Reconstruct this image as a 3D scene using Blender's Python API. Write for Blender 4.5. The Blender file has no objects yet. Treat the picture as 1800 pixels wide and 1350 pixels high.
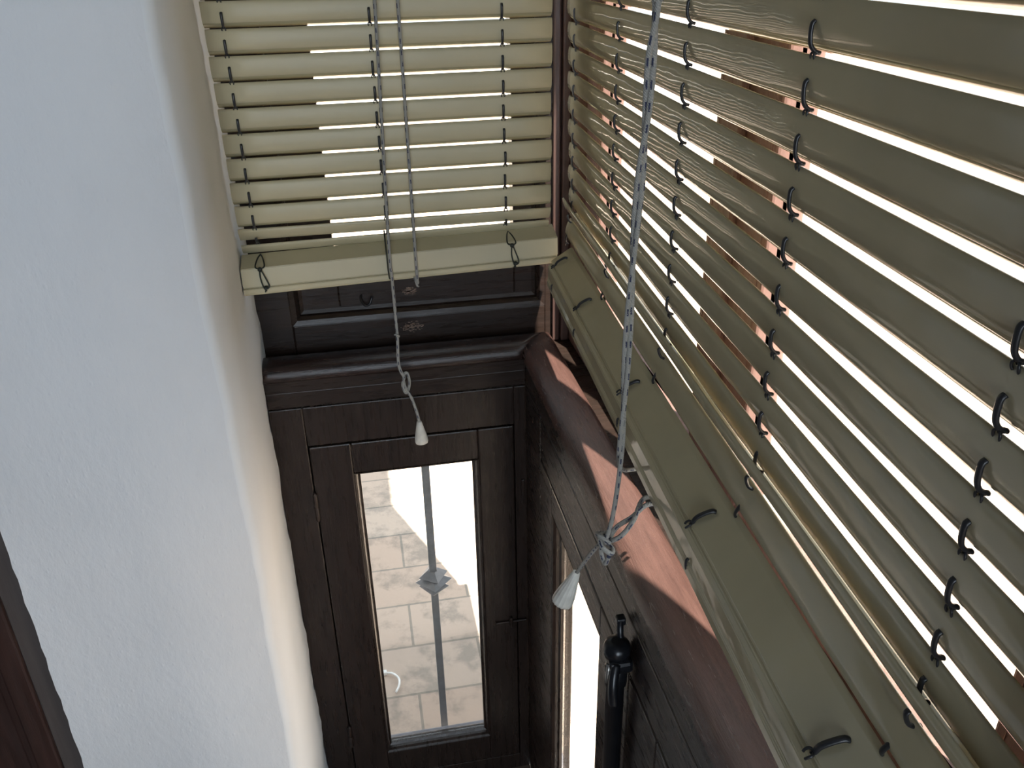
import bpy, bmesh, math, random
from mathutils import Vector, Matrix
random.seed(7)
S = bpy.context.scene
COL = S.collection
R = math.radians

# ------------------------------------------------------------------ camera, sky, sun, daylight, exposure
cam_d = bpy.data.cameras.new('camera')
cam_d.sensor_width = 36.0
cam_d.lens = 1497.2 / 1800 * 36
cam_d.clip_start = 0.01
cam = bpy.data.objects.new('camera', cam_d)
COL.objects.link(cam)
cam.location = (-0.258, -1.3, 1.65)
cam.rotation_euler = (R(62.891), R(0.989), R(-10.700))
S.camera = cam

W = bpy.data.worlds.new('sky')
S.world = W
W.use_nodes = True
wn = W.node_tree.nodes
wbg = wn['Background']
wbg.inputs[0].default_value = (0.86, 0.93, 1.0, 1)
wbg.inputs[1].default_value = 2.15

sun_d = bpy.data.lights.new('sun', 'SUN')
sun_d.energy = 42.0
sun_d.angle = R(0.6)
sun_d.color = (1.0, 0.95, 0.87)
sun = bpy.data.objects.new('sun', sun_d)
COL.objects.link(sun)
sun.rotation_euler = Vector((-0.24, 0.64, -1.19)).to_track_quat('-Z', 'Y').to_euler()

def daylight(name, loc, direction, sx, sz, power, color):
    d = bpy.data.lights.new(name, 'AREA')
    d.shape = 'RECTANGLE'
    d.size = sx
    d.size_y = sz
    d.energy = power
    d.color = color
    o = bpy.data.objects.new(name, d)
    COL.objects.link(o)
    o.location = loc
    o.rotation_euler = Vector(direction).to_track_quat('-Z', 'Z').to_euler()
    return o
# daylight entering by the glazed opening in the rear wall of the room
daylight('rear_window_daylight', (-0.42, -3.42, 1.55), (0, 1, 0), 0.62, 1.5, 29, (0.76, 0.88, 1.0))

S.view_settings.view_transform = 'Standard'
S.view_settings.look = 'None'
S.view_settings.exposure = 0.0
S.view_settings.gamma = 1.0
S.view_settings.use_curve_mapping = False

# ------------------------------------------------------------------ materials
def nt(name):
    m = bpy.data.materials.new(name)
    m.use_nodes = True
    return m, m.node_tree.nodes, m.node_tree.links, m.node_tree.nodes['Principled BSDF']

def coords(N, L, scale, kind='Object'):
    tc = N.new('ShaderNodeTexCoord')
    mp = N.new('ShaderNodeMapping')
    mp.inputs['Scale'].default_value = scale
    L.new(tc.outputs[kind], mp.inputs[0])
    return mp.outputs[0]

def noise(N, L, vec, sc, det=4, rough=0.6):
    n = N.new('ShaderNodeTexNoise')
    n.inputs['Scale'].default_value = sc
    n.inputs['Detail'].default_value = det
    n.inputs['Roughness'].default_value = rough
    L.new(vec, n.inputs['Vector'])
    return n.outputs['Fac']

def ramp(N, L, fac, stops):
    r = N.new('ShaderNodeValToRGB')
    e = r.color_ramp.elements
    while len(e) < len(stops):
        e.new(0.5)
    for i, (p, c) in enumerate(stops):
        e[i].position = p
        e[i].color = (*c, 1)
    L.new(fac, r.inputs[0])
    return r.outputs[0]

def bump(N, L, b, h, strength, dist):
    n = N.new('ShaderNodeBump')
    n.inputs['Strength'].default_value = strength
    n.inputs['Distance'].default_value = dist
    L.new(h, n.inputs['Height'])
    L.new(n.outputs[0], b.inputs['Normal'])

def painted_wood(name, c1, c2, scale, rough=0.3, bs=0.3, spec=0.5):
    m, N, L, b = nt(name)
    v = coords(N, L, scale)
    f = noise(N, L, v, 6, 5, 0.65)
    L.new(ramp(N, L, f, [(0.3, c1), (0.7, c2)]), b.inputs['Base Color'])
    f2 = noise(N, L, v, 26, 6, 0.7)
    bump(N, L, b, f2, bs, 0.0012)
    rr = ramp(N, L, noise(N, L, v, 9, 3), [(0.3, (rough * 0.7,) * 3), (0.75, (rough * 1.4,) * 3)])
    L.new(rr, b.inputs['Roughness'])
    b.inputs['Specular IOR Level'].default_value = spec
    return m

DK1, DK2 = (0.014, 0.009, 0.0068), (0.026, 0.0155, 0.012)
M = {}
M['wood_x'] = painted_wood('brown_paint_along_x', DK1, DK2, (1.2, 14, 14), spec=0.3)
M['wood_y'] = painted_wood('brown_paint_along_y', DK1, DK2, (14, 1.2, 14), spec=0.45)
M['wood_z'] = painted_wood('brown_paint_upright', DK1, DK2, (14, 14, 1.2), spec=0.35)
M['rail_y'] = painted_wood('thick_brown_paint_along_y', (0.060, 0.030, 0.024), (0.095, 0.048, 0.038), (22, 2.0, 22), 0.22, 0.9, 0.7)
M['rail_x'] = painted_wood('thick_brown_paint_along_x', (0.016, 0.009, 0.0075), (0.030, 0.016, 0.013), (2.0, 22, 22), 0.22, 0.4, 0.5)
M['sunlit_brown'] = painted_wood('sunlit_red_brown_paint', (0.14, 0.075, 0.06), (0.20, 0.11, 0.09), (14, 14, 1.2), 0.5, 0.3)  # sunlight on the inner frame faces painted in as a lighter red-brown
M['post'] = painted_wood('corner_post_paint', (0.05, 0.027, 0.022), (0.09, 0.048, 0.04), (14, 14, 1.2), 0.4, 0.3)
M['bead'] = painted_wood('lit_casing_paint', (0.075, 0.062, 0.058), (0.10, 0.085, 0.08), (14, 14, 1.2), 0.45)  # casing face with its lit sheen painted in as a paler grey
M['door'] = painted_wood('door_paint', (0.030, 0.016, 0.013), (0.055, 0.026, 0.021), (14, 14, 1.2), 0.4)

def plaster(name, c, dirt, bs=0.45):
    m, N, L, b = nt(name)
    v = coords(N, L, (1, 1, 0.55))
    f = noise(N, L, v, 3.0, 5, 0.6)
    L.new(ramp(N, L, f, [(0.32, dirt), (0.6, c)]), b.inputs['Base Color'])
    n1 = noise(N, L, v, 60, 6, 0.62)
    vo = N.new('ShaderNodeTexVoronoi')
    vo.inputs['Scale'].default_value = 95
    L.new(v, vo.inputs['Vector'])
    mx = N.new('ShaderNodeMath'); mx.operation = 'SUBTRACT'
    mn = N.new('ShaderNodeMath'); mn.operation = 'MINIMUM'
    mn.inputs[1].default_value = 0.22
    L.new(vo.outputs['Distance'], mn.inputs[0])
    L.new(n1, mx.inputs[0]); L.new(mn.outputs[0], mx.inputs[1])
    bump(N, L, b, mx.outputs[0], bs, 0.0022)
    b.inputs['Roughness'].default_value = 0.85
    return m
M['plaster'] = plaster('white_roller_plaster', (0.78, 0.80, 0.82), (0.71, 0.73, 0.75), 0.8)
M['reveal'] = plaster('off_white_smooth_plaster', (0.80, 0.83, 0.85), (0.76, 0.78, 0.80), 0.12)
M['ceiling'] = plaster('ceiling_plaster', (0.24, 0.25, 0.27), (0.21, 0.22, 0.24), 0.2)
M['outer_wall'] = plaster('outdoor_render', (0.8, 0.78, 0.74), (0.7, 0.68, 0.62), 0.3)

def ivory(name, c, trans, rough=0.09):
    m, N, L, b = nt(name)
    v = coords(N, L, (1, 1, 1))
    f = noise(N, L, v, 8, 4)
    L.new(ramp(N, L, f, [(0.3, tuple(x * 0.9 for x in c)), (0.65, c)]), b.inputs['Base Color'])
    n2 = noise(N, L, coords(N, L, (1, 1, 2.2)), 16, 2, 0.45)
    bump(N, L, b, n2, 0.30, 0.004)
    b.inputs['Roughness'].default_value = rough
    b.inputs['Specular IOR Level'].default_value = 0.36
    if trans:
        t = N.new('ShaderNodeBsdfTranslucent')
        t.inputs[0].default_value = (c[0], c[1] * 0.93, c[2] * 0.7, 1)
        mix = N.new('ShaderNodeMixShader')
        mix.inputs[0].default_value = trans
        out = N['Material Output']
        L.new(b.outputs[0], mix.inputs[1]); L.new(t.outputs[0], mix.inputs[2])
        L.new(mix.outputs[0], out.inputs[0])
    return m
M['ivory'] = ivory('ivory_plastic', (0.53, 0.472, 0.315), 0.003)
M['ivory_dull'] = ivory('matte_ivory_plastic', (0.55, 0.49, 0.325), 0.003, 0.42)  # same plastic made rougher, so the rear light leaves no streaks on it
M['ivory_lip'] = ivory('thin_ivory_lip', (0.46, 0.42, 0.27), 0.22)

def simple(name, c, rough=0.5, metal=0.0, bs=0.0, sc=60):
    m, N, L, b = nt(name)
    v = coords(N, L, (1, 1, 1))
    f = noise(N, L, v, sc, 4)
    L.new(ramp(N, L, f, [(0.3, tuple(x * 0.82 for x in c)), (0.7, tuple(min(1, x * 1.12) for x in c))]), b.inputs['Base Color'])
    b.inputs['Roughness'].default_value = rough
    b.inputs['Metallic'].default_value = metal
    if bs:
        bump(N, L, b, f, bs, 0.001)
    return m
M['clip'] = simple('dark_clip_plastic', (0.022, 0.022, 0.024), 0.35)
M['wire'] = simple('dark_wire', (0.03, 0.035, 0.03), 0.4, 0.5)
M['iron'] = simple('grey_painted_iron', (0.22, 0.22, 0.23), 0.5, 0.2, 0.3)
M['black_iron'] = simple('black_enamelled_iron', (0.010, 0.011, 0.014), 0.28, 0.2, 0.1)
M['steel'] = simple('worn_steel', (0.35, 0.34, 0.32), 0.35, 0.9)
M['bell'] = simple('white_bell_plastic', (0.66, 0.64, 0.58), 0.45)
M['clear_tie'] = simple('white_tie_plastic', (0.85, 0.85, 0.83), 0.4)
M['grey_sill'] = simple('grey_stone_sill', (0.22, 0.21, 0.23), 0.6, 0, 0.3, 30)
M['grey_slat'] = simple('grey_shutter_paint', (0.16, 0.16, 0.155), 0.5)
M['floor'] = simple('room_floor_tile', (0.13, 0.09, 0.07), 0.4, 0, 0.1, 8)
M['worn'] = simple('bare_wood_under_paint', (0.24, 0.16, 0.12), 0.3, 0, 1.0, 160)
M['chip'] = simple('pale_chipped_spot', (0.50, 0.38, 0.20), 0.7, 0, 0.5, 120)
M['grime'] = simple('old_paint_smear', (0.05, 0.045, 0.04), 0.7)

def glass_mat():
    m, N, L, b = nt('window_glass')
    N.remove(b)
    out = N['Material Output']
    tr = N.new('ShaderNodeBsdfTransparent'); tr.inputs[0].default_value = (0.95, 0.97, 0.97, 1)
    gl = N.new('ShaderNodeBsdfGlossy'); gl.inputs['Roughness'].default_value = 0.02
    fr = N.new('ShaderNodeFresnel'); fr.inputs[0].default_value = 1.45
    ml = N.new('ShaderNodeMath'); ml.operation = 'MULTIPLY'; ml.inputs[1].default_value = 0.35
    mx = N.new('ShaderNodeMixShader')
    L.new(fr.outputs[0], ml.inputs[0])
    L.new(ml.outputs[0], mx.inputs[0]); L.new(tr.outputs[0], mx.inputs[1]); L.new(gl.outputs[0], mx.inputs[2])
    L.new(mx.outputs[0], out.inputs[0])
    return m
M['glass'] = glass_mat()

def cord_mat():
    m, N, L, b = nt('white_cord_with_dark_flecks')
    uv = N.new('ShaderNodeTexCoord')
    sp = N.new('ShaderNodeSeparateXYZ')
    L.new(uv.outputs['UV'], sp.inputs[0])
    def mth(op, a, bb=None, v=None):
        n = N.new('ShaderNodeMath'); n.operation = op
        if a is not None:
            if isinstance(a, (int, float)): n.inputs[0].default_value = a
            else: L.new(a, n.inputs[0])
        if bb is not None: L.new(bb, n.inputs[1])
        if v is not None: n.inputs[1].default_value = v
        return n.outputs[0]
    U, V = sp.outputs[0], sp.outputs[1]           # U once round the cord, V metres along it
    ph = mth('MULTIPLY', V, v=1 / 0.0145)
    fr = mth('FRACT', ph)
    dash = mth('LESS_THAN', fr, v=0.42)
    u3 = mth('FRACT', mth('ADD', mth('MULTIPLY', U, v=3.0), mth('MULTIPLY', ph, v=0.09)))
    strip = mth('LESS_THAN', u3, v=0.32)
    vv = N.new('ShaderNodeTexVoronoi')
    mp = N.new('ShaderNodeMapping'); mp.inputs['Scale'].default_value = (8, 900, 1)
    L.new(uv.outputs['UV'], mp.inputs[0]); L.new(mp.outputs[0], vv.inputs['Vector']); vv.inputs['Scale'].default_value = 1
    ragged = mth('GREATER_THAN', vv.outputs['Distance'], v=0.28)
    f = mth('MULTIPLY', mth('MULTIPLY', dash, strip), ragged)
    mix = N.new('ShaderNodeMix'); mix.data_type = 'RGBA'
    L.new(f, mix.inputs[0])
    mix.inputs[6].default_value = (0.33, 0.32, 0.29, 1)
    mix.inputs[7].default_value = (0.035, 0.04, 0.08, 1)
    L.new(mix.outputs[2], b.inputs['Base Color'])
    wv = N.new('ShaderNodeTexWave')
    mp2 = N.new('ShaderNodeMapping'); mp2.inputs['Scale'].default_value = (4, 330, 1)
    L.new(uv.outputs['UV'], mp2.inputs[0]); L.new(mp2.outputs[0], wv.inputs['Vector']); wv.inputs['Scale'].default_value = 1
    wv.bands_direction = 'DIAGONAL'
    bump(N, L, b, wv.outputs['Fac'], 0.6, 0.0006)
    b.inputs['Roughness'].default_value = 0.8
    return m
M['cord'] = cord_mat()

def tile_mat():
    m, N, L, b = nt('terracotta_paving')
    tc = N.new('ShaderNodeTexCoord')
    mp = N.new('ShaderNodeMapping'); mp.inputs['Location'].default_value = (0.227 + 0.35 * 3, -0.315 + 0.17 * 4 + 0.008, 0)
    L.new(tc.outputs['Object'], mp.inputs[0])
    br = N.new('ShaderNodeTexBrick')
    br.inputs['Scale'].default_value = 1
    br.inputs['Brick Width'].default_value = 0.35
    br.inputs['Row Height'].default_value = 0.17
    br.inputs['Mortar Size'].default_value = 0.004
    br.inputs['Mortar Smooth'].default_value = 0.3
    br.inputs['Color1'].default_value = (0.46, 0.335, 0.255, 1)
    br.inputs['Color2'].default_value = (0.50, 0.395, 0.315, 1)
    br.inputs['Mortar'].default_value = (0.27, 0.225, 0.18, 1)
    L.new(mp.outputs[0], br.inputs['Vector'])
    v = coords(N, L, (1, 1, 1))
    st = ramp(N, L, noise(N, L, v, 9, 7, 0.7), [(0.48, (1, 1, 1)), (0.60, (0.60, 0.64, 0.66))])
    mu = N.new('ShaderNodeMix'); mu.data_type = 'RGBA'; mu.blend_type = 'MULTIPLY'; mu.inputs[0].default_value = 0.85
    L.new(br.outputs['Color'], mu.inputs[6]); L.new(st, mu.inputs[7])
    L.new(mu.outputs[2], b.inputs['Base Color'])
    bump(N, L, b, noise(N, L, v, 60, 5), 0.25, 0.003)
    b.inputs['Roughness'].default_value = 0.75
    return m
M['tile'] = tile_mat()

# ------------------------------------------------------------------ helpers
def obj(name, bm, mats, parent=None, smooth=False, loc=None):
    me = bpy.data.meshes.new(name)
    bmesh.ops.recalc_face_normals(bm, faces=bm.faces[:])
    bm.to_mesh(me); bm.free()
    if not isinstance(mats, (list, tuple)): mats = [mats]
    for m in mats: me.materials.append(m)
    if smooth:
        for p in me.polygons: p.use_smooth = True
    o = bpy.data.objects.new(name, me)
    COL.objects.link(o)
    if parent: o.parent = parent
    if loc: o.location = loc
    return o

def root(name, loc, **props):
    o = bpy.data.objects.new(name, None)
    o.empty_display_size = 0.05
    COL.objects.link(o)
    o.location = loc
    for k, v in props.items(): o[k] = v
    return o

def tag(o, **props):
    for k, v in props.items(): o[k] = v
    return o

def struct(o, label=None, category=None):
    o['kind'] = 'structure'
    if label: o['label'] = label
    if category: o['category'] = category
    return o

def box(bm, x0, x1, y0, y1, z0, z1, bev=0.0, seg=2):
    r = bmesh.ops.create_cube(bm, size=1)
    vs = r['verts']
    for v in vs:
        v.co = Vector(((x0 + x1) / 2 + v.co.x * (x1 - x0), (y0 + y1) / 2 + v.co.y * (y1 - y0), (z0 + z1) / 2 + v.co.z * (z1 - z0)))
    if bev:
        es = list({e for v in vs for e in v.link_edges})
        bmesh.ops.bevel(bm, geom=es, offset=bev, segments=seg, affect='EDGES', profile=0.5)
    return bm

def boxes(*bs, bev=0.0):
    bm = bmesh.new()
    for b in bs: box(bm, *b, bev=bev)
    return bm

def extrude_profile(bm, prof, axis, a0, a1, closed=True, n=1, twist=None, mat_of=None):
    """prof: list of (u, z). axis 'x': u is y; axis 'y': u is x. Runs from a0 to a1."""
    rings = []
    for i in range(n + 1):
        a = a0 + (a1 - a0) * i / n
        ring = []
        for (u, z) in prof:
            du, dz = twist(a) if twist else (0, 0)
            p = (a, u + du, z + dz) if axis == 'x' else (u + du, a, z + dz)
            ring.append(bm.verts.new(p))
        rings.append(ring)
    k = len(prof)
    for i in range(n):
        for j in range(k if closed else k - 1):
            f = bm.faces.new((rings[i][j], rings[i][(j + 1) % k], rings[i + 1][(j + 1) % k], rings[i + 1][j]))
            if mat_of: f.material_index = mat_of(j)
    if closed:
        bm.faces.new(rings[0]); bm.faces.new(rings[-1][::-1])
    return bm

def catmull(pts, n=8):
    P = [Vector(p) for p in pts]
    if len(P) == 2:
        return [P[0].lerp(P[1], i / n) for i in range(n + 1)]
    out = []
    for i in range(len(P) - 1):
        p0 = P[i - 1] if i else P[0] * 2 - P[1]
        p1, p2 = P[i], P[i + 1]
        p3 = P[i + 2] if i + 2 < len(P) else P[-1] * 2 - P[-2]
        for k in range(n):
            t = k / n
            out.append(0.5 * ((2 * p1) + (p2 - p0) * t + (2 * p0 - 5 * p1 + 4 * p2 - p3) * t * t + (3 * p1 - p0 - 3 * p2 + p3) * t ** 3))
    out.append(P[-1])
    return out

def tube(bm, pts, r, seg=10, n=8, flat=None, smooth_path=True, close=True, up=None):
    """sweep a circle (or ellipse r x flat) along the path; UV: u around, v metres along."""
    P = catmull(pts, n) if smooth_path else [Vector(p) for p in pts]
    uvl = bm.loops.layers.uv.verify()
    T = []
    for i in range(len(P)):
        a = P[max(0, i - 1)]; b = P[min(len(P) - 1, i + 1)]
        T.append((b - a).normalized())
    nrm = Vector(up) if up else (Vector((0, 0, 1)) if abs(T[0].z) < 0.8 else Vector((1, 0, 0)))
    nrm = (nrm - T[0] * nrm.dot(T[0])).normalized()
    rings = []; d = [0.0]
    for i in range(len(P)):
        if i: d.append(d[-1] + (P[i] - P[i - 1]).length)
        nrm = (nrm - T[i] * nrm.dot(T[i])).normalized()
        bi = T[i].cross(nrm)
        rr = r(i / (len(P) - 1)) if callable(r) else r
        rings.append([bm.verts.new(P[i] + nrm * (math.cos(2 * math.pi * k / seg) * (flat if flat else rr)) + bi * (math.sin(2 * math.pi * k / seg) * rr)) for k in range(seg)])
    for i in range(len(P) - 1):
        for k in range(seg):
            f = bm.faces.new((rings[i][k], rings[i][(k + 1) % seg], rings[i + 1][(k + 1) % seg], rings[i + 1][k]))
            uu = (k / seg, (k + 1) / seg, (k + 1) / seg, k / seg)
            vv = (d[i], d[i], d[i + 1], d[i + 1])
            for lp, a, b in zip(f.loops, uu, vv): lp[uvl].uv = (a, b)
            f.smooth = True
    if close:
        bm.faces.new(rings[0][::-1]); bm.faces.new(rings[-1])
    return bm

def lathe(bm, prof, seg=20, mtx=None, rib=0.0, nrib=12):
    """prof: (radius, z) from end to end."""
    rings = []
    for (r, z) in prof:
        ring = []
        for k in range(seg):
            a = 2 * math.pi * k / seg
            q = r * (1 - rib * (0.5 + 0.5 * math.cos(nrib * a))) if rib else r
            p = Vector((q * math.cos(a), q * math.sin(a), z))
            ring.append(bm.verts.new(mtx @ p if mtx else p))
        rings.append(ring)
    for i in range(len(prof) - 1):
        for k in range(seg):
            f = bm.faces.new((rings[i][k], rings[i][(k + 1) % seg], rings[i + 1][(k + 1) % seg], rings[i + 1][k])); f.smooth = True
    bm.faces.new(rings[0][::-1]); bm.faces.new(rings[-1])
    return bm

def copy_part(o, parent, loc):
    c = o.copy(); COL.objects.link(c); c.parent = parent; c.location = loc
    return c

# ------------------------------------------------------------------ room shell
XW = -0.439                                             # plaster reveal beside the window
def ragged_corner_wall():
    """the white wall facing the room, its arris towards the window hand-plastered and slightly wavy"""
    bm = bmesh.new()
    n = 130
    rows = []
    for i in range(n + 1):
        z = 2.6 * i / n
        w = 0.0011 * math.sin(z * 23) + 0.0016 * math.sin(z * 7.3 + 1) + random.uniform(-0.0007, 0.0007)
        d = 0.002 * math.sin(z * 5 + 2) + random.uniform(-0.0006, 0.0006)
        back = 0.04 if 0.0 < z < 1.015 else 0.16
        wob = random.uniform(-0.0010, 0.0012) + 0.0014 * math.sin(z * 31)
        rows.append([bm.verts.new(p) for p in ((-0.748 + random.uniform(-0.001, 0.0012), -0.31, z), (-0.60, -0.31, z), (XW - 0.012 + w, -0.311 + d, z), (XW + w, -0.300 + d, z), (XW + w * 0.5, -0.15, z), (XW + wob, 0.0 if z < 1.015 else 0.07, z), (XW + wob - 0.004, 0.2, z))])
    for i in range(n):
        for j in range(6):
            f = bm.faces.new((rows[i][j], rows[i][j + 1], rows[i + 1][j + 1], rows[i + 1][j]))
            f.smooth = True
            f.material_index = 0 if j < 2 else 1
    # solid body behind
    box(bm, -0.745, XW - 0.02, -0.295, 0.19, 0, 2.6)
    return bm
wl = struct(obj('wall_left', ragged_corner_wall(), [M['plaster'], M['reveal']]), 'white rough plaster wall ending in a wavy corner beside the window', 'wall')
for f in wl.data.polygons[-6:]: f.material_index = 0
struct(obj('wall_front', boxes((-3.2, -1.66, -0.31, 0.19, 0, 2.6), (-1.66, -0.748, -0.31, 0.19, 2.05, 2.6)), M['ceiling']))
struct(obj('floor', boxes((-3.2, 0.0, -3.5, 0.05, -0.06, 0.0)), M['floor']))
struct(obj('ceiling', boxes((-3.3, 0.3, -3.6, 0.2, 2.6, 2.7)), M['ceiling']))
struct(obj('wall_west', boxes((-3.3, -3.2, -3.5, 0.19, 0, 2.6)), M['ceiling']))
struct(obj('wall_right', boxes((0.0, 0.15, -3.5, -1.10, 0, 2.6)), M['plaster']))
struct(obj('wall_rear', boxes((-3.3, -1.10, -3.6, -3.5, 0, 2.6), (-0.10, 0.15, -3.6, -3.5, 0, 2.6), (-1.10, -0.10, -3.6, -3.5, 0, 0.75), (-1.10, -0.10, -3.6, -3.5, 2.35, 2.6)), M['ceiling']))
w5 = struct(root('window_5', (-0.60, -3.55, 0.75)))
obj('window_frame', boxes((-0.5, -0.45, -0.03, 0.03, 0, 1.6), (0.45, 0.5, -0.03, 0.03, 0, 1.6), (-0.45, 0.45, -0.03, 0.03, 0, 0.06), (-0.45, 0.45, -0.03, 0.03, 1.54, 1.6), (-0.03, 0.03, -0.03, 0.03, 0.06, 1.54), bev=0.004), M['wood_z'], w5)

# brown door at the lower left: casing and leaf
d1 = struct(root('door_1', (-0.9, -0.31, 0.0)), 'dark brown wooden door and stepped casing at the white wall edge', 'door')
obj('door_casing', boxes((0.086, 0.120, 0.004, 0.30, 0, 2.05), (0.070, 0.088, 0.016, 0.30, 0, 2.05), (-0.76, -0.66, 0.0, 0.30, 0, 2.05), (-0.66, 0.152, 0.004, 0.30, 1.97, 2.05), bev=0.004), M['door'], d1)
obj('casing_lit_face', boxes((0.118, 0.1515, 0.010, 0.30, 0, 2.05), bev=0.003), M['bead'], d1)
obj('door_leaf', boxes((-0.655, 0.068, 0.03, 0.07, 0.01, 1.965), bev=0.003), M['door'], d1)

# ------------------------------------------------------------------ sill rails and apron boards under them
def rail_profile(u_front, u_back, sgn):
    # half round nosing, u along the depth, flat underside
    pr = []
    zb, zt = 1.021, 1.050
    w = u_back - u_front
    for i in range(15):
        t = i / 14
        a = math.pi * (1 - t)
        c = math.cos(a); s = math.sin(a)
        pr.append((u_front + w / 2 + w / 2 * (abs(c) ** 0.8) * (1 if c > 0 else -1), zb + 0.004 + (zt - zb - 0.004) * (s ** 0.75)))
    pr.append((u_back, zb)); pr.insert(0, (u_front + 0.003, zb))
    return pr
bm = bmesh.new()
pr = rail_profile(-0.007, 0.058, 1)
# mitred: the wall-A rail, then the wall-B rail
def rail(bm, axis, pr, a0, a1, mitre_at0=False, mitre_at1=False, n=40):
    rings = []
    for i in range(n + 1):
        t = i / n
        ring = []
        for (u, z) in pr:
            s0 = a0; s1 = a1
            if mitre_at1: s1 = a1 + u
            if mitre_at0: s0 = a0 + u
            a = s0 + (s1 - s0) * t
            ring.append(bm.verts.new((a, u, z) if axis == 'x' else (u, a, z)))
        rings.append(ring)
    k = len(pr)
    for i in range(n):
        for j in range(k):
            f = bm.faces.new((rings[i][j], rings[i][(j + 1) % k], rings[i + 1][(j + 1) % k], rings[i + 1][j])); f.smooth = j < k - 1
    bm.faces.new(rings[0]); bm.faces.new(rings[-1][::-1])
rail(bm, 'x', pr, XW, 0.0, mitre_at1=True)
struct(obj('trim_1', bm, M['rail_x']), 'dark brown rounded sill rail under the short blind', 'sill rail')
bm = bmesh.new()
rail(bm, 'y', pr, 0.0, -1.10, mitre_at0=True)
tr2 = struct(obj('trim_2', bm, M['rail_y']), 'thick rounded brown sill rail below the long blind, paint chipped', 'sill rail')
# chipped and worn patches lying on the rail
def patch(name, cx, cy, cz, rx, ry, mat, parent, axis='z', seed=1):
    rnd = random.Random(seed)
    bm = bmesh.new()
    n = 26
    out = []
    for k in range(n):
        a = 2 * math.pi * k / n
        q = 1 + rnd.uniform(-0.28, 0.25)
        p = (math.cos(a) * rx * q, math.sin(a) * ry * q)
        out.append(p)
    def P(p, h):
        if axis == 'z': return (cx + p[0], cy + p[1], cz + h)
        if axis == 'y': return (cx + p[0], cy - h, cz + p[1])
    top = [bm.verts.new(P((x * 0.96, y * 0.96), 0.0007)) for x, y in out]
    bot = [bm.verts.new(P(p, -0.0012)) for p in out]
    bm.faces.new(top); bm.faces.new(bot[::-1])
    for k in range(n): bm.faces.new((bot[k], bot[(k + 1) % n], top[(k + 1) % n], top[k]))
    return obj(name, bm, mat, parent)
patch('paint_chip', 0.0075, -0.760, 1.0428, 0.0028, 0.010, M['chip'], tr2, seed=4)

# deep sub-sill that closes the gap between rail and upper frames
struct(obj('trim_3', boxes((XW, 0.17, 0.0005, 0.13, 1.0, 1.0205), (0.0005, 0.17, -1.10, 0.0, 1.0, 1.0205)), M['wood_x']))
# apron boards below the rails
struct(obj('trim_4', boxes((XW, 0.0, 0.0, 0.05, 0.9705, 1.0), bev=0.002), M['wood_x']))
struct(obj('trim_5', boxes((0.0, 0.05, -1.10, 0.0, 0.9705, 1.0), bev=0.002), M['wood_y']))
ap = struct(obj('trim_6', boxes((XW, -0.0015, -0.0012, 0.05, 0.9995, 1.021), (-0.0012, 0.05, -1.10, -0.0015, 0.9995, 1.021), bev=0.001), M['wood_x']))

# ------------------------------------------------------------------ lower windows
def frame_ring(bm, ax, u0, u1, a0, a1, z0, z1, ia0, ia1, iz0, iz1, bev=0.002):
    """rectangular frame in the plane across axis 'ax' between (a0..a1, z0..z1) with hole (ia0..ia1, iz0..iz1)"""
    def b(p0, p1, q0, q1):
        if ax == 'x': box(bm, p0, p1, u0, u1, q0, q1, bev=bev)
        else: box(bm, u0, u1, p0, p1, q0, q1, bev=bev)
    b(a0, ia0, z0, z1); b(ia1, a1, z0, z1); b(ia0, ia1, z0, iz0); b(ia0, ia1, iz1, z1)

def moulding(bm, ax, u_face, depth, ia0, ia1, iz0, iz1, w):
    """chamfered bead running round the inside of an opening (slopes back from the face to the glass)"""
    out = [(ia0, iz0), (ia1, iz0), (ia1, iz1), (ia0, iz1)]
    inn = [(ia0 + w, iz0 + w), (ia1 - w, iz0 + w), (ia1 - w, iz1 - w), (ia0 + w, iz1 - w)]
    def V(p, u): return bm.verts.new((p[0], u, p[1]) if ax == 'x' else (u, p[0], p[1]))
    steps = [(0.0, 0.0), (0.35, 0.1), (0.55, 0.35), (0.6, 0.6), (1.0, 0.75), (1.0, 1.0)]
    rings = []
    for (s, d) in steps:
        rings.append([V((o[0] + (i[0] - o[0]) * s, o[1] + (i[1] - o[1]) * s), u_face + depth * d) for o, i in zip(out, inn)])
    rings.append([V(o, u_face + depth) for o in out])
    for a, b in zip(rings, rings[1:]):
        for k in range(4):
            bm.faces.new((a[k], a[(k + 1) % 4], b[(k + 1) % 4], b[k]))
    a, b = rings[-1], rings[0]
    for k in range(4): bm.faces.new((a[k], a[(k + 1) % 4], b[(k + 1) % 4], b[k]))

def pane(ax, u, a0, a1, z0, z1, parent, m='glass', name='pane'):
    bm = bmesh.new()
    if ax == 'x': box(bm, a0, a1, u, u + 0.003, z0, z1)
    else: box(bm, u, u + 0.003, a0, a1, z0, z1)
    return obj(name, bm, M[m], parent)

# window_3: small casement on the short wall
w3 = struct(root('window_3', (0, 0, 0)), 'dark brown casement window with one narrow glass pane under the short blind', 'window')
bm = bmesh.new()
frame_ring(bm, 'x', 0.0, 0.05, XW, 0.0, 0.0, 0.9685, -0.3835, -0.0215, 0.045, 0.893)
frame_ring(bm, 'x', 0.0385, 0.0495, XW, 0.0, 0.0, 0.9685, -0.368, -0.037, 0.060, 0.878, bev=0)
obj('window_frame', bm, M['wood_z'], w3)
bm = bmesh.new()
frame_ring(bm, 'x', -0.001, 0.038, -0.3818, -0.0230, 0.047, 0.8905, -0.311, -0.088, 0.118, 0.829, bev=0.0025)
s3 = obj('sash', bm, M['wood_z'], w3)
bm = bmesh.new()
moulding(bm, 'x', -0.001, 0.02, -0.311, -0.088, 0.118, 0.829, 0.0105)
obj('moulding', bm, M['wood_z'], s3)
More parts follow.
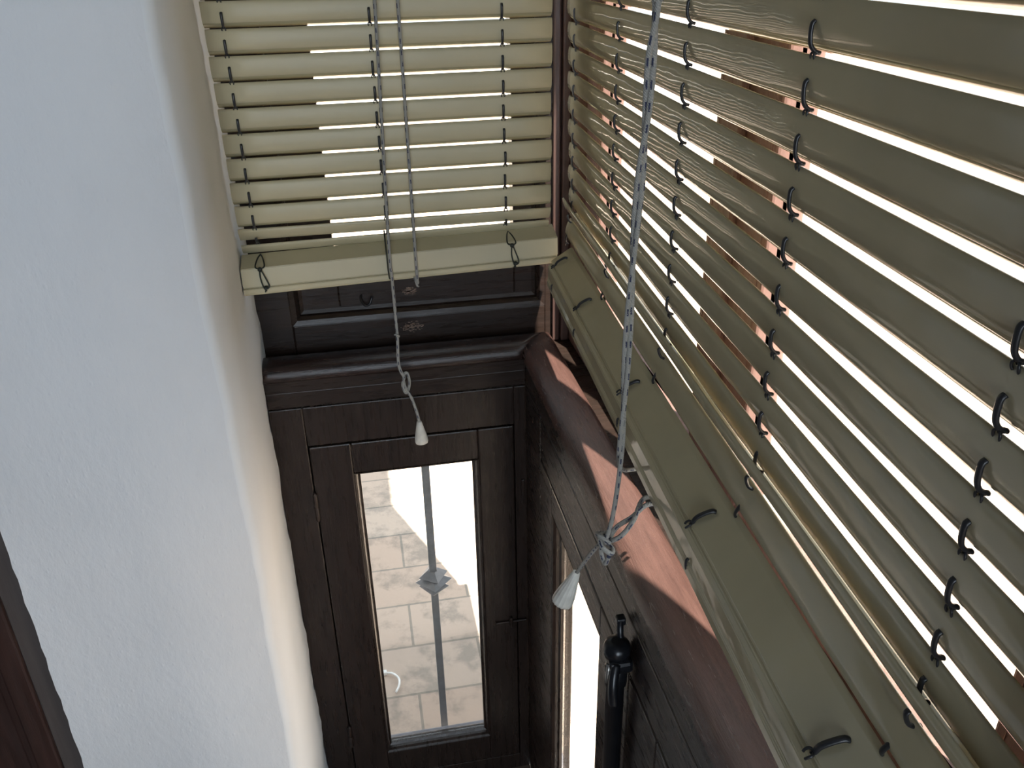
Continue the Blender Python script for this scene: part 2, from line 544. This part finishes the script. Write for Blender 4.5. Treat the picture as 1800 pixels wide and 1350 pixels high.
pane('x', 0.019, -0.3009, -0.0981, 0.128, 0.819, s3)
def hinge(z, x, parent, lab=None, r=0.0042, h=0.052):
    bm = bmesh.new()
    lathe(bm, [(0.001, -h / 2 - 0.006), (r * 0.8, -h / 2 - 0.003), (r, -h / 2), (r, -0.002), (r * 0.85, -0.001), (r * 0.85, 0.001), (r, 0.002), (r, h / 2), (r * 0.8, h / 2 + 0.003), (0.001, h / 2 + 0.006)], 14)
    o = obj('hinge', bm, M['wood_z'], parent); o.location = (x, -0.003, z)
    return o
hinge(0.768, -0.3826, s3); hinge(0.185, -0.3826, s3)
bm = boxes((-0.011, -0.004, -0.004, 0.001, 0.72, 0.775), bev=0.0015)
obj('latch_plate', bm, M['wood_z'], w3)
bm = boxes((-0.068, -0.004, -0.006, 0.0, 0.434, 0.440), (-0.040, -0.033, -0.009, 0.0, 0.424, 0.450), bev=0.002)
obj('slide_bolt', bm, M['wood_x'], s3)
struct(obj('window_sill', boxes((-0.45, 0.02, 0.038, 0.060, 0.060, 0.102), bev=0.003), M['grey_sill'], w3))

# window_4: twin casements on the long wall
w4 = struct(root('window_4', (0, 0, 0)), 'dark brown casement windows under the thick sill rail, black bolt on them', 'window')
bm = bmesh.new()
frame_ring(bm, 'y', 0.0, 0.05, -1.10, 0.0, 0.0, 0.9685, -1.035, -0.118, 0.045, 0.893)
frame_ring(bm, 'y', 0.0385, 0.0495, -1.10, 0.0, 0.0, 0.9685, -1.02, -0.134, 0.060, 0.878, bev=0)
box(bm, 0.0385, 0.0495, -0.625, -0.585, 0.05, 0.89)
obj('window_frame', bm, M['wood_y'], w4)
for (a0, a1, g0, g1) in ((-0.6040, -0.1200, -0.486, -0.206), (-1.033, -0.6055, -0.955, -0.700)):
    bm = bmesh.new()
    frame_ring(bm, 'y', -0.001, 0.038, a0, a1, 0.047, 0.8905, g0, g1, 0.118, 0.840, bev=0.0025)
    s4 = obj('sash', bm, M['wood_y'], w4)
    bm = bmesh.new()
    moulding(bm, 'y', -0.001, 0.02, g0, g1, 0.118, 0.840, 0.0105)
    obj('moulding', bm, M['wood_z'], s4)
    pane('y', 0.019, g0 + 0.0101, g1 - 0.0101, 0.128, 0.830, s4)
struct(obj('window_sill', boxes((0.038, 0.060, -1.1, 0.06, 0.060, 0.102), bev=0.003), M['grey_sill'], w4))

struct(obj('trim_8', boxes((-0.0035, 0.052, 0.0035, 0.052, 0.0, 1.0)), M['wood_z']))
# black espagnolette bolt on the meeting stile
bolt = root('espagnolette_bolt', (-0.017, -0.604, 0.272), label='black metal bolt rod standing upright on the brown casement', category='bolt')
bm = bmesh.new()
lathe(bm, [(0.006, -0.20), (0.0110, -0.198), (0.0110, 0.61), (0.0135, 0.612), (0.0135, 0.636), (0.0115, 0.638)], 20)
obj('rod', bm, M['black_iron'], bolt)
bm = boxes((-0.013, 0.016, -0.017, 0.017, 0.638, 0.656), bev=0.005)
lathe(bm, [(0.008, 0.654), (0.0150, 0.656), (0.0165, 0.664), (0.0140, 0.672), (0.007, 0.675)], 20)
obj('gearbox', bm, M['black_iron'], bolt)
bm = bmesh.new()
tube(bm, [(0.006, 0.006, 0.670), (0.006, 0.010, 0.682), (0.008, 0.016, 0.690)], 0.0042, 8, 4)
box(bm, 0.003, 0.014, 0.012, 0.023, 0.684, 0.694, bev=0.002)
obj('latch_pin', bm, M['black_iron'], bolt)
bm = bmesh.new()
tube(bm, [(-0.004, -0.012, 0.652), (-0.009, -0.020, 0.640), (-0.011, -0.026, 0.624), (-0.010, -0.027, 0.606)], 0.0058, 10, 5)
obj('handle', bm, M['black_iron'], bolt)
bm = bmesh.new()
tube(bm, [(-0.012, -0.010, 0.652), (-0.015, -0.016, 0.630)], 0.0028, 8, 3)
tag(obj('keeper', bm, M['steel'], bolt), label='worn steel keeper')

# ------------------------------------------------------------------ upper windows (behind the blinds)
w1 = struct(root('window_1', (0, 0, 0)), 'dark brown upper window with worn bottom rail behind the short blind', 'window')
bm = bmesh.new()
frame_ring(bm, 'x', 0.070, 0.13, XW - 0.01, 0.075, 1.0205, 2.45, -0.385, 0.050, 1.088, 2.38, bev=0.002)
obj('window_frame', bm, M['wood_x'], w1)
bm = bmesh.new()
moulding(bm, 'x', 0.070, 0.026, -0.385, 0.050, 1.088, 2.38, 0.024)
obj('moulding', bm, M['wood_x'], w1)
bm = bmesh.new()
frame_ring(bm, 'x', 0.088, 0.122, -0.385, 0.050, 1.09, 2.378, -0.304, -0.001, 1.205, 2.30, bev=0.002)
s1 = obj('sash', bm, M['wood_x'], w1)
pane('x', 0.104, -0.304, -0.001, 1.205, 2.30, s1)
def slivers(name, cx, cy, cz, rx, rz, n, mat, parent, seed):
    rnd = random.Random(seed)
    bm = bmesh.new()
    for _ in range(n):
        a = rnd.uniform(0, 2 * math.pi); q = rnd.random() ** 0.6
        x = cx + math.cos(a) * rx * q; z = cz + math.sin(a) * rz * q
        w = rnd.uniform(0.0010, 0.0042) * (1.2 - q * 0.6); h = rnd.uniform(0.0004, 0.0011)
        t = rnd.uniform(-0.0012, 0.0012)
        k = [(x - w, z + t * 0.3), (x - w * 0.3, z - h), (x + w * 0.6, z - h * 0.7 + t * 0.3), (x + w, z + t), (x + w * 0.2, z + h), (x - w * 0.6, z + h * 0.8)]
        f = [bm.verts.new((p, cy - 0.0005, q2)) for p, q2 in k]; b = [bm.verts.new((p, cy + 0.001, q2)) for p, q2 in k]
        bm.faces.new(f); bm.faces.new(b[::-1])
        for m in range(6): bm.faces.new((b[m], b[(m + 1) % 6], f[(m + 1) % 6], f[m]))
    return obj(name, bm, mat, parent)
slivers('worn_patch', -0.186, 0.088, 1.128, 0.013, 0.0070, 70, M['worn'], s1, 3)
slivers('worn_patch', -0.186, 0.070, 1.069, 0.020, 0.0110, 60, M['worn'], w1, 9)
bm = bmesh.new()
tube(bm, [(-0.266, 0.090, 1.128), (-0.268, 0.083, 1.122), (-0.262, 0.076, 1.113), (-0.254, 0.074, 1.116), (-0.249, 0.076, 1.127)], 0.0022, 8, 5)
obj('screw_hook', bm, M['black_iron'], s1)

w2 = struct(root('window_2', (0, 0, 0)), 'red-brown upper windows behind the long blind', 'window')
bm = bmesh.new()
frame_ring(bm, 'y', 0.092, 0.15, -1.10, 0.075, 1.0205, 2.45, -1.03, 0.03, 1.088, 2.38, bev=0.002)
obj('window_frame', bm, M['sunlit_brown'], w2)
for (a0, a1, g0, g1) in ((-0.5205, 0.03, -0.462, -0.054), (-1.03, -0.5220, -0.978, -0.600)):
    bm = bmesh.new()
    frame_ring(bm, 'y', 0.108, 0.142, a0, a1, 1.09, 2.378, g0, g1, 1.118, 2.30, bev=0.003)
    s2 = obj('sash', bm, M['sunlit_brown'], w2)
    bm = bmesh.new()
    moulding(bm, 'y', 0.1075, 0.016, g0 - 0.010, g1 + 0.010, 1.108, 2.31, 0.010)
    obj('moulding', bm, M['sunlit_brown'], s2)
    pane('y', 0.126, g0, g1, 1.118, 2.30, s2)
# overlapping meeting bead
obj('meeting_bead', boxes((0.100, 0.109, -0.535, -0.505, 1.10, 2.37), bev=0.003), M['sunlit_brown'], w2)

struct(obj('trim_7', boxes((0.076, 0.145, 0.076, 0.145, 1.0205, 2.6), (0.0765, 0.091, 0.058, 0.0755, 1.0205, 2.45), (0.062, 0.0745, 0.061, 0.0695, 1.0205, 2.45), bev=0.003), M['post']), 'red-brown corner post between the two blinds', 'post')
# lintel wall above the windows and the blind boxes
struct(obj('wall_back', boxes((XW, 0.15, 0.07, 0.19, 2.45, 2.6)), M['plaster']))
struct(obj('wall_lintel', boxes((0.092, 0.15, -1.10, 0.07, 2.45, 2.6)), M['plaster']))

# grey slatted shutter leaf folded back outside the long wall
sh = root('window_shutter', (0.165, -0.400, 1.1), label='grey ribbed shutter leaf outside the long window, behind the slats', category='shutter')
bm = boxes((0.0, 0.025, -0.006, 0.0, 0, 1.2), (0.0, 0.025, 0.052, 0.058, 0, 1.2))
for k in range(8): box(bm, 0.006, 0.018, 0.001 + k * 0.0063, 0.0052 + k * 0.0063, 0.0, 1.2)
obj('shutter_panel', bm, M['grey_slat'], sh)

# ------------------------------------------------------------------ blinds
PITCH = 0.0338
def slat_profile(th=0.0014):
    """(u, z) - u grows towards the room; hangs from z=0.033 down to its curled lip at z=0"""
    c = [(-0.0015, 0.0328), (0.0002, 0.0322), (0.0012, 0.028), (0.0019, 0.022), (0.0016, 0.015), (0.0006, 0.0100), (-0.0016, 0.0062), (-0.0050, 0.0032), (-0.0105, 0.0010)]
    back = [(u - (0.0032 if 0 < i < 6 else 0.0012), z - (0.0 if i < 6 else 0.0012)) for i, (u, z) in enumerate(c)]
    return c + back[::-1]
SP = slat_profile()
def slat(bm, axis, sgn, base_u, base_z, a0, a1, ang=0.0, taper=(0, 0), skew=0.0, n=24, wav=0.0, phase=0.0, wid=1.0):
    """sgn -1: room lies towards negative u. taper = dz at a1 end, skew = du per metre"""
    ca, sa = math.cos(ang), math.sin(ang)
    pr = []
    for (u, z) in SP:
        z *= wid
        uu, zz = u * ca - (z - 0.033) * sa, u * sa + (z - 0.033) * ca + 0.033
        pr.append((uu, zz))
    k = len(pr)
    rings = []
    for i in range(n + 1):
        t = i / n
        a = a0 + (a1 - a0) * t
        w = wav * math.sin(phase + a * 9) + wav * 0.6 * math.sin(phase * 2 + a * 21)
        ring = []
        for (u, z) in pr:
            U = base_u + skew * (a - a0) + sgn * (u + w)
            Z = base_z + z + taper[0] + (taper[1] - taper[0]) * t + w * 0.25
            ring.append(bm.verts.new((a, U, Z) if axis == 'x' else (U, a, Z)))
        rings.append(ring)
    for i in range(n):
        for j in range(k):
            f = bm.faces.new((rings[i][j], rings[i][(j + 1) % k], rings[i + 1][(j + 1) % k], rings[i + 1][j]))
            f.smooth = True
            f.material_index = 1 if 6 <= j <= 10 else 0
    bm.faces.new(rings[0]); bm.faces.new(rings[-1][::-1])

def hook_mesh(axis, sgn):
    """moulded clip: flat strap on the slat face, bent under the lip into a small eye that grips the next slat"""
    bm = bmesh.new()
    def P(u, a, z): return (a, sgn * u, z) if axis == 'x' else (sgn * u, a, z)
    up = (1, 0, 0) if axis == 'x' else (0, 1, 0)
    tube(bm, [P(0.0016, 0, 0.0192), P(0.0034, 0, 0.0172), P(0.0036, 0, 0.0110), P(0.0026, 0, 0.0055), P(-0.0004, 0, 0.0018), P(-0.004, 0, 0.0004)], lambda t: 0.0014, 10, 5, flat=0.0019, up=up)
    for s in (-1, 1):
        tube(bm, [P(-0.0005, s * 0.0004, 0.0016), P(0.0006, s * 0.0022, 0.0002), P(0.0004, s * 0.0024, -0.0020), P(-0.0004, s * 0.0020, -0.0036)], 0.0008, 8, 4)
    tube(bm, [P(-0.0022, -0.0010, 0.0012), P(-0.0002, 0.0010, 0.0004)], 0.0014, 8, 3)
    return bm

# ---- short blind (wall A): room side is -y
YA = -0.035
blindA = root('slatted_blind', (0, 0, 0), label='short ivory slatted blind hanging beside the white plaster wall', category='blind')
A_L = [1.5622 - 0.0339 * k for k in range(9)]
A_R = [1.5631 - 0.03355 * k for k in range(9)]
zA = []
k = -24
while k <= 8:
    zA.append((1.5622 - 0.0339 * k if k >= 0 else 1.5622 - 0.0338 * k, 1.5631 - (0.03355 if k >= 0 else 0.0337) * k))
    k += 1
bm = bmesh.new()
for i, (zl, zr) in enumerate(zA):
    slat(bm, 'x', -1, YA, 0.0, -0.4335 + random.uniform(-0.001, 0.001), 0.0362 + random.uniform(-0.0008, 0.0008), taper=(zl, zr), n=10, wav=0.0003, phase=i * 1.3)
# two collapsed slats above the bundle
slat(bm, 'x', -1, -0.0375, 0.0, -0.4335, 0.0356, ang=-0.62, taper=(1.2580, 1.2595), n=10, wid=0.92)
slat(bm, 'x', -1, -0.0300, 0.0, -0.4335, 0.0352, ang=-0.78, taper=(1.2320, 1.2385), n=10, wid=0.86)
obj('slats', bm, [M['ivory_dull'], M['ivory_lip']], blindA)
def bundle(axis, prof, a0, a1, tw, n=10):
    bm = bmesh.new()
    extrude_profile(bm, prof, axis, a0, a1, n=n, twist=tw)
    bmesh.ops.recalc_face_normals(bm, faces=bm.faces[:])
    es = [e for e in bm.edges if len(e.link_faces) == 2 and e.calc_face_angle(0) > 0.35]
    bmesh.ops.bevel(bm, geom=es, offset=0.0009, segments=2, affect='EDGES')
    return bm
# folded stack at the foot: top face, front face, groove, lip
profA = [(-0.013, 1.2580), (-0.052, 1.2475), (-0.0545, 1.2200), (-0.0505, 1.2190), (-0.0505, 1.2172), (-0.0550, 1.2165), (-0.0550, 1.2095), (-0.0520, 1.2060), (-0.0400, 1.2045), (-0.020, 1.2060), (-0.012, 1.2150)]
obj('bottom_stack', bundle('x', profA, -0.4370, 0.0430, lambda a: (0, -0.0125 + 0.0135 * (a + 0.437) / 0.48)), M['ivory_dull'], blindA)
hk = obj('hook', hook_mesh('x', -1), M['clip'], blindA)
first = True
for (xi, c) in ((-0.409, 0), (-0.2175, 1), (-0.0350, 2)):
    t = (xi + 0.4335) / 0.47
    for (zl, zr) in zA:
        z = zl + (zr - zl) * t
        if z > 1.70: continue
        loc = (xi + random.uniform(-0.0008, 0.0008), YA, z)
        if first: hk.location = loc; first = False
        else: copy_part(hk, blindA, loc)
    for (yy, zz, an) in ((-0.0280, 1.2665, -0.6),) :
        c2 = copy_part(hk, blindA, (xi, yy, zz + 0.0015 * t)); c2.rotation_euler = (0.6, 0, 0); c2.scale = (1, 1, 0.75)
def tie(x, z0):
    bm = bmesh.new()
    d = -0.0562
    tube(bm, [(x, -0.020, z0 + 0.046), (x - 0.004, -0.034, z0 + 0.0435), (x - 0.0065, -0.0535, z0 + 0.0375), (x, d, z0 + 0.0345)], 0.0011, 8, 5)
    tube(bm, [(x, -0.020, z0 + 0.046), (x + 0.004, -0.034, z0 + 0.0435), (x + 0.0065, -0.0535, z0 + 0.0375), (x, d, z0 + 0.0345)], 0.0011, 8, 5)
    tube(bm, [(x - 0.0005, d - 0.001, z0 + 0.036), (x - 0.001, d - 0.001, z0 + 0.020), (x + 0.002, d - 0.002, z0 + 0.006), (x + 0.006, -0.052, z0 - 0.002), (x + 0.007, -0.040, z0 - 0.004)], 0.0011, 8, 5)
    tube(bm, [(x + 0.0005, d - 0.001, z0 + 0.036), (x + 0.005, d - 0.001, z0 + 0.024), (x + 0.010, d - 0.002, z0 + 0.008), (x + 0.005, d - 0.003, z0 + 0.004), (x + 0.003, -0.054, z0 - 0.002), (x + 0.004, -0.042, z0 - 0.004)], 0.0011, 8, 5)
    lathe(bm, [(0.001, -0.002), (0.0035, -0.001), (0.0035, 0.001), (0.001, 0.002)], 10, Matrix.Translation((x, d - 0.001, z0 + 0.0345)) @ Matrix.Rotation(R(90), 4, 'X'))
    lathe(bm, [(0.001, -0.003), (0.0035, -0.002), (0.004, 0.0), (0.003, 0.002), (0.001, 0.003)], 10, Matrix.Translation((x + 0.005, d - 0.001, z0 + 0.0055)))
    return bm
obj('wire_tie', tie(-0.4085, 1.2005), M['wire'], blindA)
obj('wire_tie', tie(-0.0300, 1.2080), M['wire'], blindA)
bm = bmesh.new()
tube(bm, [(-0.2222, -0.0335, 1.2735), (-0.2222, -0.0560, 1.2470), (-0.2215, -0.0575, 1.2130), (-0.2205, -0.0565, 1.2040)], 0.0011, 8, 5)
obj('wire_tie', bm, M['wire'], blindA)

# ---- long blind (wall B): room side is -x, hangs slightly askew
blindB = root('slatted_blind', (0.0707, 0.0, 0.0), label='long ivory slatted blind at the window, cords tied to its sagging bottom', category='blind')
blindB.rotation_euler = (0, 0, -math.atan(0.0565))
Y1B = -1.20
bm = bmesh.new()
k = -24
zB = []
while k <= 9:
    zb = 1.5888 - PITCH * k
    zB.append(zb)
    slat(bm, 'y', -1, 0.0, zb, 0.010 - 0.004 * max(0, k) * 0.8 + random.uniform(-0.002, 0.002), Y1B, taper=(0, 0.0), n=60, wav=0.0005, phase=k * 1.7)
    k += 1
# collapsed slat leaning in at the top, then one hanging, then the tilted foot
slat(bm, 'y', -1, -0.0130, 1.2700, -0.028, Y1B, ang=-0.42, n=60, wav=0.0008, phase=2.0)
slat(bm, 'y', -1, -0.0020, 1.2385, -0.034, Y1B, ang=0.30, n=60, wav=0.0004, phase=4.0, wid=1.04)
obj('slats', bm, [M['ivory'], M['ivory_lip']], blindB)
profB = [(-0.0060, 1.2390), (-0.0112, 1.2365), (-0.0385, 1.2187), (-0.0390, 1.2170), (-0.0365, 1.2150), (-0.0400, 1.2140), (-0.0435, 1.2100), (-0.0432, 1.1910), (-0.0450, 1.1885), (-0.0450, 1.1790), (-0.0415, 1.1760), (-0.0330, 1.1780), (-0.020, 1.1880), (-0.008, 1.2150)]
obj('bottom_stack', bundle('y', profB, -0.075, Y1B, lambda a: (0, 0), 40), M['ivory'], blindB)
hkB = obj('hook', hook_mesh('y', -1), M['clip'], blindB)
first = True
cf = math.cos(math.atan(0.0565))
for yc in (-0.0508, -0.3023, -0.5466, -0.7870, -1.017):
    yl = yc / cf
    for zb in zB:
        if zb > 1.76: continue
        loc = (0.0, yl + random.uniform(-0.001, 0.001), zb)
        if first: hkB.location = loc; first = False
        else: copy_part(hkB, blindB, loc)
    c = copy_part(hkB, blindB, (-0.0020, yl - 0.001, 1.2685)); c.rotation_euler = (0, -0.28, 0); c.scale = (1, 1, 0.8)
    c = copy_part(hkB, blindB, (-0.0090, yl + 0.010, 1.2345)); c.rotation_euler = (0.3, 0.28, 0)
    yf = yl + 0.030 if yl < -0.1 else yl - 0.05
    c = copy_part(hkB, blindB, (-0.0390, yf, 1.2185)); c.rotation_euler = (0.2, 1.06, 0); c.scale = (1.25, 1.25, 1.25)
    c = copy_part(hkB, blindB, (-0.0425, yf - 0.015, 1.1800)); c.rotation_euler = (0.1, 0, 0); c.scale = (0.8, 0.8, 0.8)

# ------------------------------------------------------------------ cords
def bell(parent, loc, direction, length=0.042, rib=0.0):
    q = Vector(direction).to_track_quat('-Z', 'Y').to_matrix().to_4x4()
    bm = bmesh.new()
    s = length / 0.042
    lathe(bm, [(0.0028 * s, 0.0), (0.0042 * s, -0.0005), (0.0052 * s, -0.005 * s), (0.0072 * s, -0.014 * s), (0.0095 * s, -0.024 * s), (0.0112 * s, -0.033 * s), (0.0118 * s, -0.0395 * s), (0.0112 * s, -0.042 * s), (0.0092 * s, -0.0420 * s), (0.0088 * s, -0.030 * s), (0.004 * s, -0.012 * s)], 48, Matrix.Translation(loc) @ q, rib=rib, nrib=16)
    return obj('cord_bell', bm, M['bell'], parent)

cr = 0.0024
pc = root('pull_cord', (-0.2045, -0.068, 2.4), label='flecked white pull cord hanging knotted in front of the brown window', category='cord')
def rel(pts, o): return [tuple(Vector(p) - o.location) for p in pts]
bm = bmesh.new()
main = [(-0.206, -0.068, 2.40), (-0.2075, -0.068, 1.80), (-0.2090, -0.0680, 1.60), (-0.2180, -0.068, 1.262), (-0.2175, -0.068, 1.215), (-0.2170, -0.064, 1.150), (-0.2168, -0.062, 1.110), (-0.2185, -0.060, 1.070), (-0.2170, -0.060, 1.052), (-0.2110, -0.060, 1.036)]
tube(bm, rel(main, pc), cr, 12, 8)
obj('cord', bm, M['cord'], pc)
bm = bmesh.new()
tube(bm, rel([(-0.2110, -0.060, 1.036), (-0.2150, -0.064, 1.026), (-0.2120, -0.066, 1.013), (-0.2075, -0.062, 1.012), (-0.2035, -0.058, 1.026), (-0.2055, -0.056, 1.041), (-0.2100, -0.057, 1.042), (-0.2128, -0.061, 1.032), (-0.2100, -0.066, 1.018), (-0.2078, -0.064, 1.012), (-0.2055, -0.060, 1.006)], pc), cr * 0.95, 12, 8)
obj('knot_loop', bm, M['cord'], pc)
bm = bmesh.new()
tube(bm, rel([(-0.2060, -0.060, 1.008), (-0.2005, -0.060, 0.992), (-0.1950, -0.060, 0.968), (-0.1925, -0.060, 0.950)], pc), cr, 12, 8)
obj('cord_tail', bm, M['cord'], pc)
bell(pc, Vector((-0.1930, -0.060, 0.953)) - pc.location, (0.05, 0, -1), 0.040)
bm = bmesh.new()
tube(bm, rel([(-0.2205, -0.0608, 1.113), (-0.2180, -0.065, 1.1145), (-0.2145, -0.0645, 1.112), (-0.2155, -0.0595, 1.108), (-0.2190, -0.0600, 1.107)], pc), 0.0016, 8, 5)
obj('tied_thread', bm, M['cord'], pc)

lc = root('lift_cord', (-0.176, -0.066, 2.4), label='flecked white lift cord looping under the bottom of the short blind', category='cord')
bm = bmesh.new()
tube(bm, rel([(-0.1800, -0.066, 2.40), (-0.1790, -0.0660, 1.62), (-0.1795, -0.066, 1.30), (-0.1795, -0.066, 1.208), (-0.1790, -0.063, 1.198), (-0.1790, -0.052, 1.1925), (-0.1800, -0.026, 1.193), (-0.1800, -0.006, 1.205), (-0.1800, -0.004, 1.250)], lc), cr, 12, 8)
obj('cord', bm, M['cord'], lc)
bm = bmesh.new()
tube(bm, rel([(-0.1830, -0.0615, 1.206), (-0.1825, -0.0635, 1.202), (-0.1800, -0.0655, 1.193), (-0.1780, -0.063, 1.191)], lc), 0.0018, 8, 5)
obj('frayed_end', bm, M['cord'], lc)

# long blind's cords: two strands side by side, knotted above the brown casement
import_xB = lambda y, off: 0.0607 + 0.0565 * (y + 0.1) - off
pb = root('pull_cord', (-0.045, -0.70, 2.4), label='doubled flecked pull cord before the long blind, tied and ending in a ribbed bell', category='cord')
XC = -0.055
BASE = [(-0.7300, 2.40), (-0.7280, 1.70), (-0.7264, 1.6185), (-0.7213, 1.5836), (-0.7183, 1.5464), (-0.7125, 1.5059), (-0.7063, 1.462), (-0.7022, 1.3965), (-0.6999, 1.3404), (-0.6970, 1.268), (-0.6789, 1.1836), (-0.6655, 1.1388)]
def strand(r_, wob, n):
    return [(XC + r_ * math.sin(i * 1.5 + wob), y + r_ * 0.9 * math.cos(i * 1.5 + wob), z) for i, (y, z) in enumerate(BASE[:n])]
bm = bmesh.new()
tube(bm, rel(strand(0.0021, 0.0, 12), pb), 0.0022, 12, 8)
obj('cord', bm, M['cord'], pb)
bm = bmesh.new()
tube(bm, rel(strand(0.0021, math.pi, 10) + [(-0.044, -0.662, 1.226), (-0.028, -0.622, 1.192), (-0.014, -0.600, 1.174), (0.008, -0.590, 1.170), (0.030, -0.588, 1.186)], pb), 0.0022, 12, 8)
obj('cord', bm, M['cord'], pb)
K = Vector((XC, -0.6655, 1.1388))
for (dy, dz, ym) in ((0.000, 0.000, -0.012), (-0.009, -0.001, 0.002)):
    bm = bmesh.new()
    tube(bm, rel([K + Vector((0.002, 0, 0)), (-0.044, -0.664 + ym, 1.152), (-0.030, -0.658 + ym + dy, 1.164), (-0.014, -0.650 + dy, 1.1725 + dz), (0.004, -0.648 + dy, 1.172 + dz), (0.028, -0.646 + dy, 1.186)], pb), 0.0024, 12, 8)
    obj('bar_loop', bm, M['cord'], pb)
bm = bmesh.new()
tube(bm, rel([K + Vector(v) for v in ((0.002, -0.008, 0.004), (-0.006, -0.002, 0.010), (-0.006, 0.009, 0.004), (0.002, 0.010, -0.006), (0.007, 0.0, -0.010), (0.002, -0.009, -0.007), (-0.006, -0.006, 0.001), (-0.004, 0.006, 0.006), (0.004, 0.006, 0.004))], pb), 0.0024, 12, 6)
tube(bm, rel([K + Vector(v) for v in ((0.0, -0.004, 0.010), (-0.004, 0.0, 0.0), (-0.003, 0.004, -0.016), (0.0, 0.000, -0.026), (0.002, -0.005, -0.014))], pb), 0.0022, 12, 6)
obj('knot', bm, M['cord'], pb)
bm = bmesh.new()
N1 = Vector((-0.0555, -0.5640, 1.0205))
tube(bm, rel([K + Vector((-0.002, 0.004, -0.002)), K.lerp(N1, 0.35) + Vector((0, 0, 0.006)), K.lerp(N1, 0.7) + Vector((0, 0, 0.003)), N1 + Vector((0, 0.004, -0.006))], pb), 0.0022, 12, 8)
obj('cord_tail', bm, M['cord'], pb)
bell(pb, N1 - pb.location, (-0.36, 0.03, -0.92), 0.046, rib=0.10)

# ------------------------------------------------------------------ outdoors
struct(obj('terrace_floor', boxes((-4, 6, 0.061, 9, -0.12, -0.05), (0.15, 6, -6, 0.061, -0.12, -0.05), (0.061, 0.15, -1.10, 0.061, -0.12, -0.05)), M['tile']), 'terracotta paved terrace outside', 'floor')
struct(obj('wall_outside', boxes((-3.2, 0.0, 0.0515, 0.060, -0.12, 0.06), (0.0515, 0.060, -1.10, 0.06, -0.12, 0.06)), M['outer_wall']))
struct(obj('wall_parapet', boxes((-4, 6, 8.8, 9.0, -0.05, 0.9), (5.8, 6, -6, 8.8, -0.05, 0.9)), M['outer_wall']))
struct(obj('roof_eave', boxes((-3.6, 0.15, -3.9, 0.19, 2.7, 2.8)), M['outer_wall']))

def grille_bar(loc, label, z0, z1, zo):
    g = root('grille_bar', loc, label=label, category='window bar', group='iron bars outside the lower windows')
    bm = bmesh.new()
    box(bm, -0.0075, 0.0075, -0.0075, 0.0075, z0, z1, bev=0.001)
    obj('bar', bm, M['iron'], g)
    bm = bmesh.new()
    for (dz, q, a) in ((0.015, 0.031, 12), (0.0, 0.038, 0), (-0.015, 0.031, -10)):
        lathe(bm, [(0.012, dz - 0.016), (q, dz), (0.012, dz + 0.014)], 4, Matrix.Translation((0, 0, zo)) @ Matrix.Rotation(R(a), 4, 'Z'))
    for f in bm.faces: f.smooth = False
    obj('ornament', bm, M['iron'], g)
    return g
grille_bar((-0.180, 0.095, 0), 'square iron bar with a spiky collar outside the narrow pane', -0.05, 1.0, 0.487)
grille_bar((0.095, -0.318, 0), 'iron bar with a collar outside the pane below the long blind', -0.05, 1.0, 0.487)

# small white plastic tie lying on the paving
zt = root('cable_tie', (-0.285, 0.36, -0.045), label='small curved white plastic tie lying on the terrace paving', category='cable tie')
bm = bmesh.new()
tube(bm, [(-0.022, 0.028, 0.002), (-0.004, 0.020, 0.004), (0.010, 0.000, 0.005), (0.010, -0.022, 0.004), (0.000, -0.042, 0.000)], 0.0028, 8, 6)
box(bm, -0.030, -0.019, 0.023, 0.034, -0.003, 0.008, bev=0.002)
obj('tie_strap', bm, M['clear_tie'], zt)
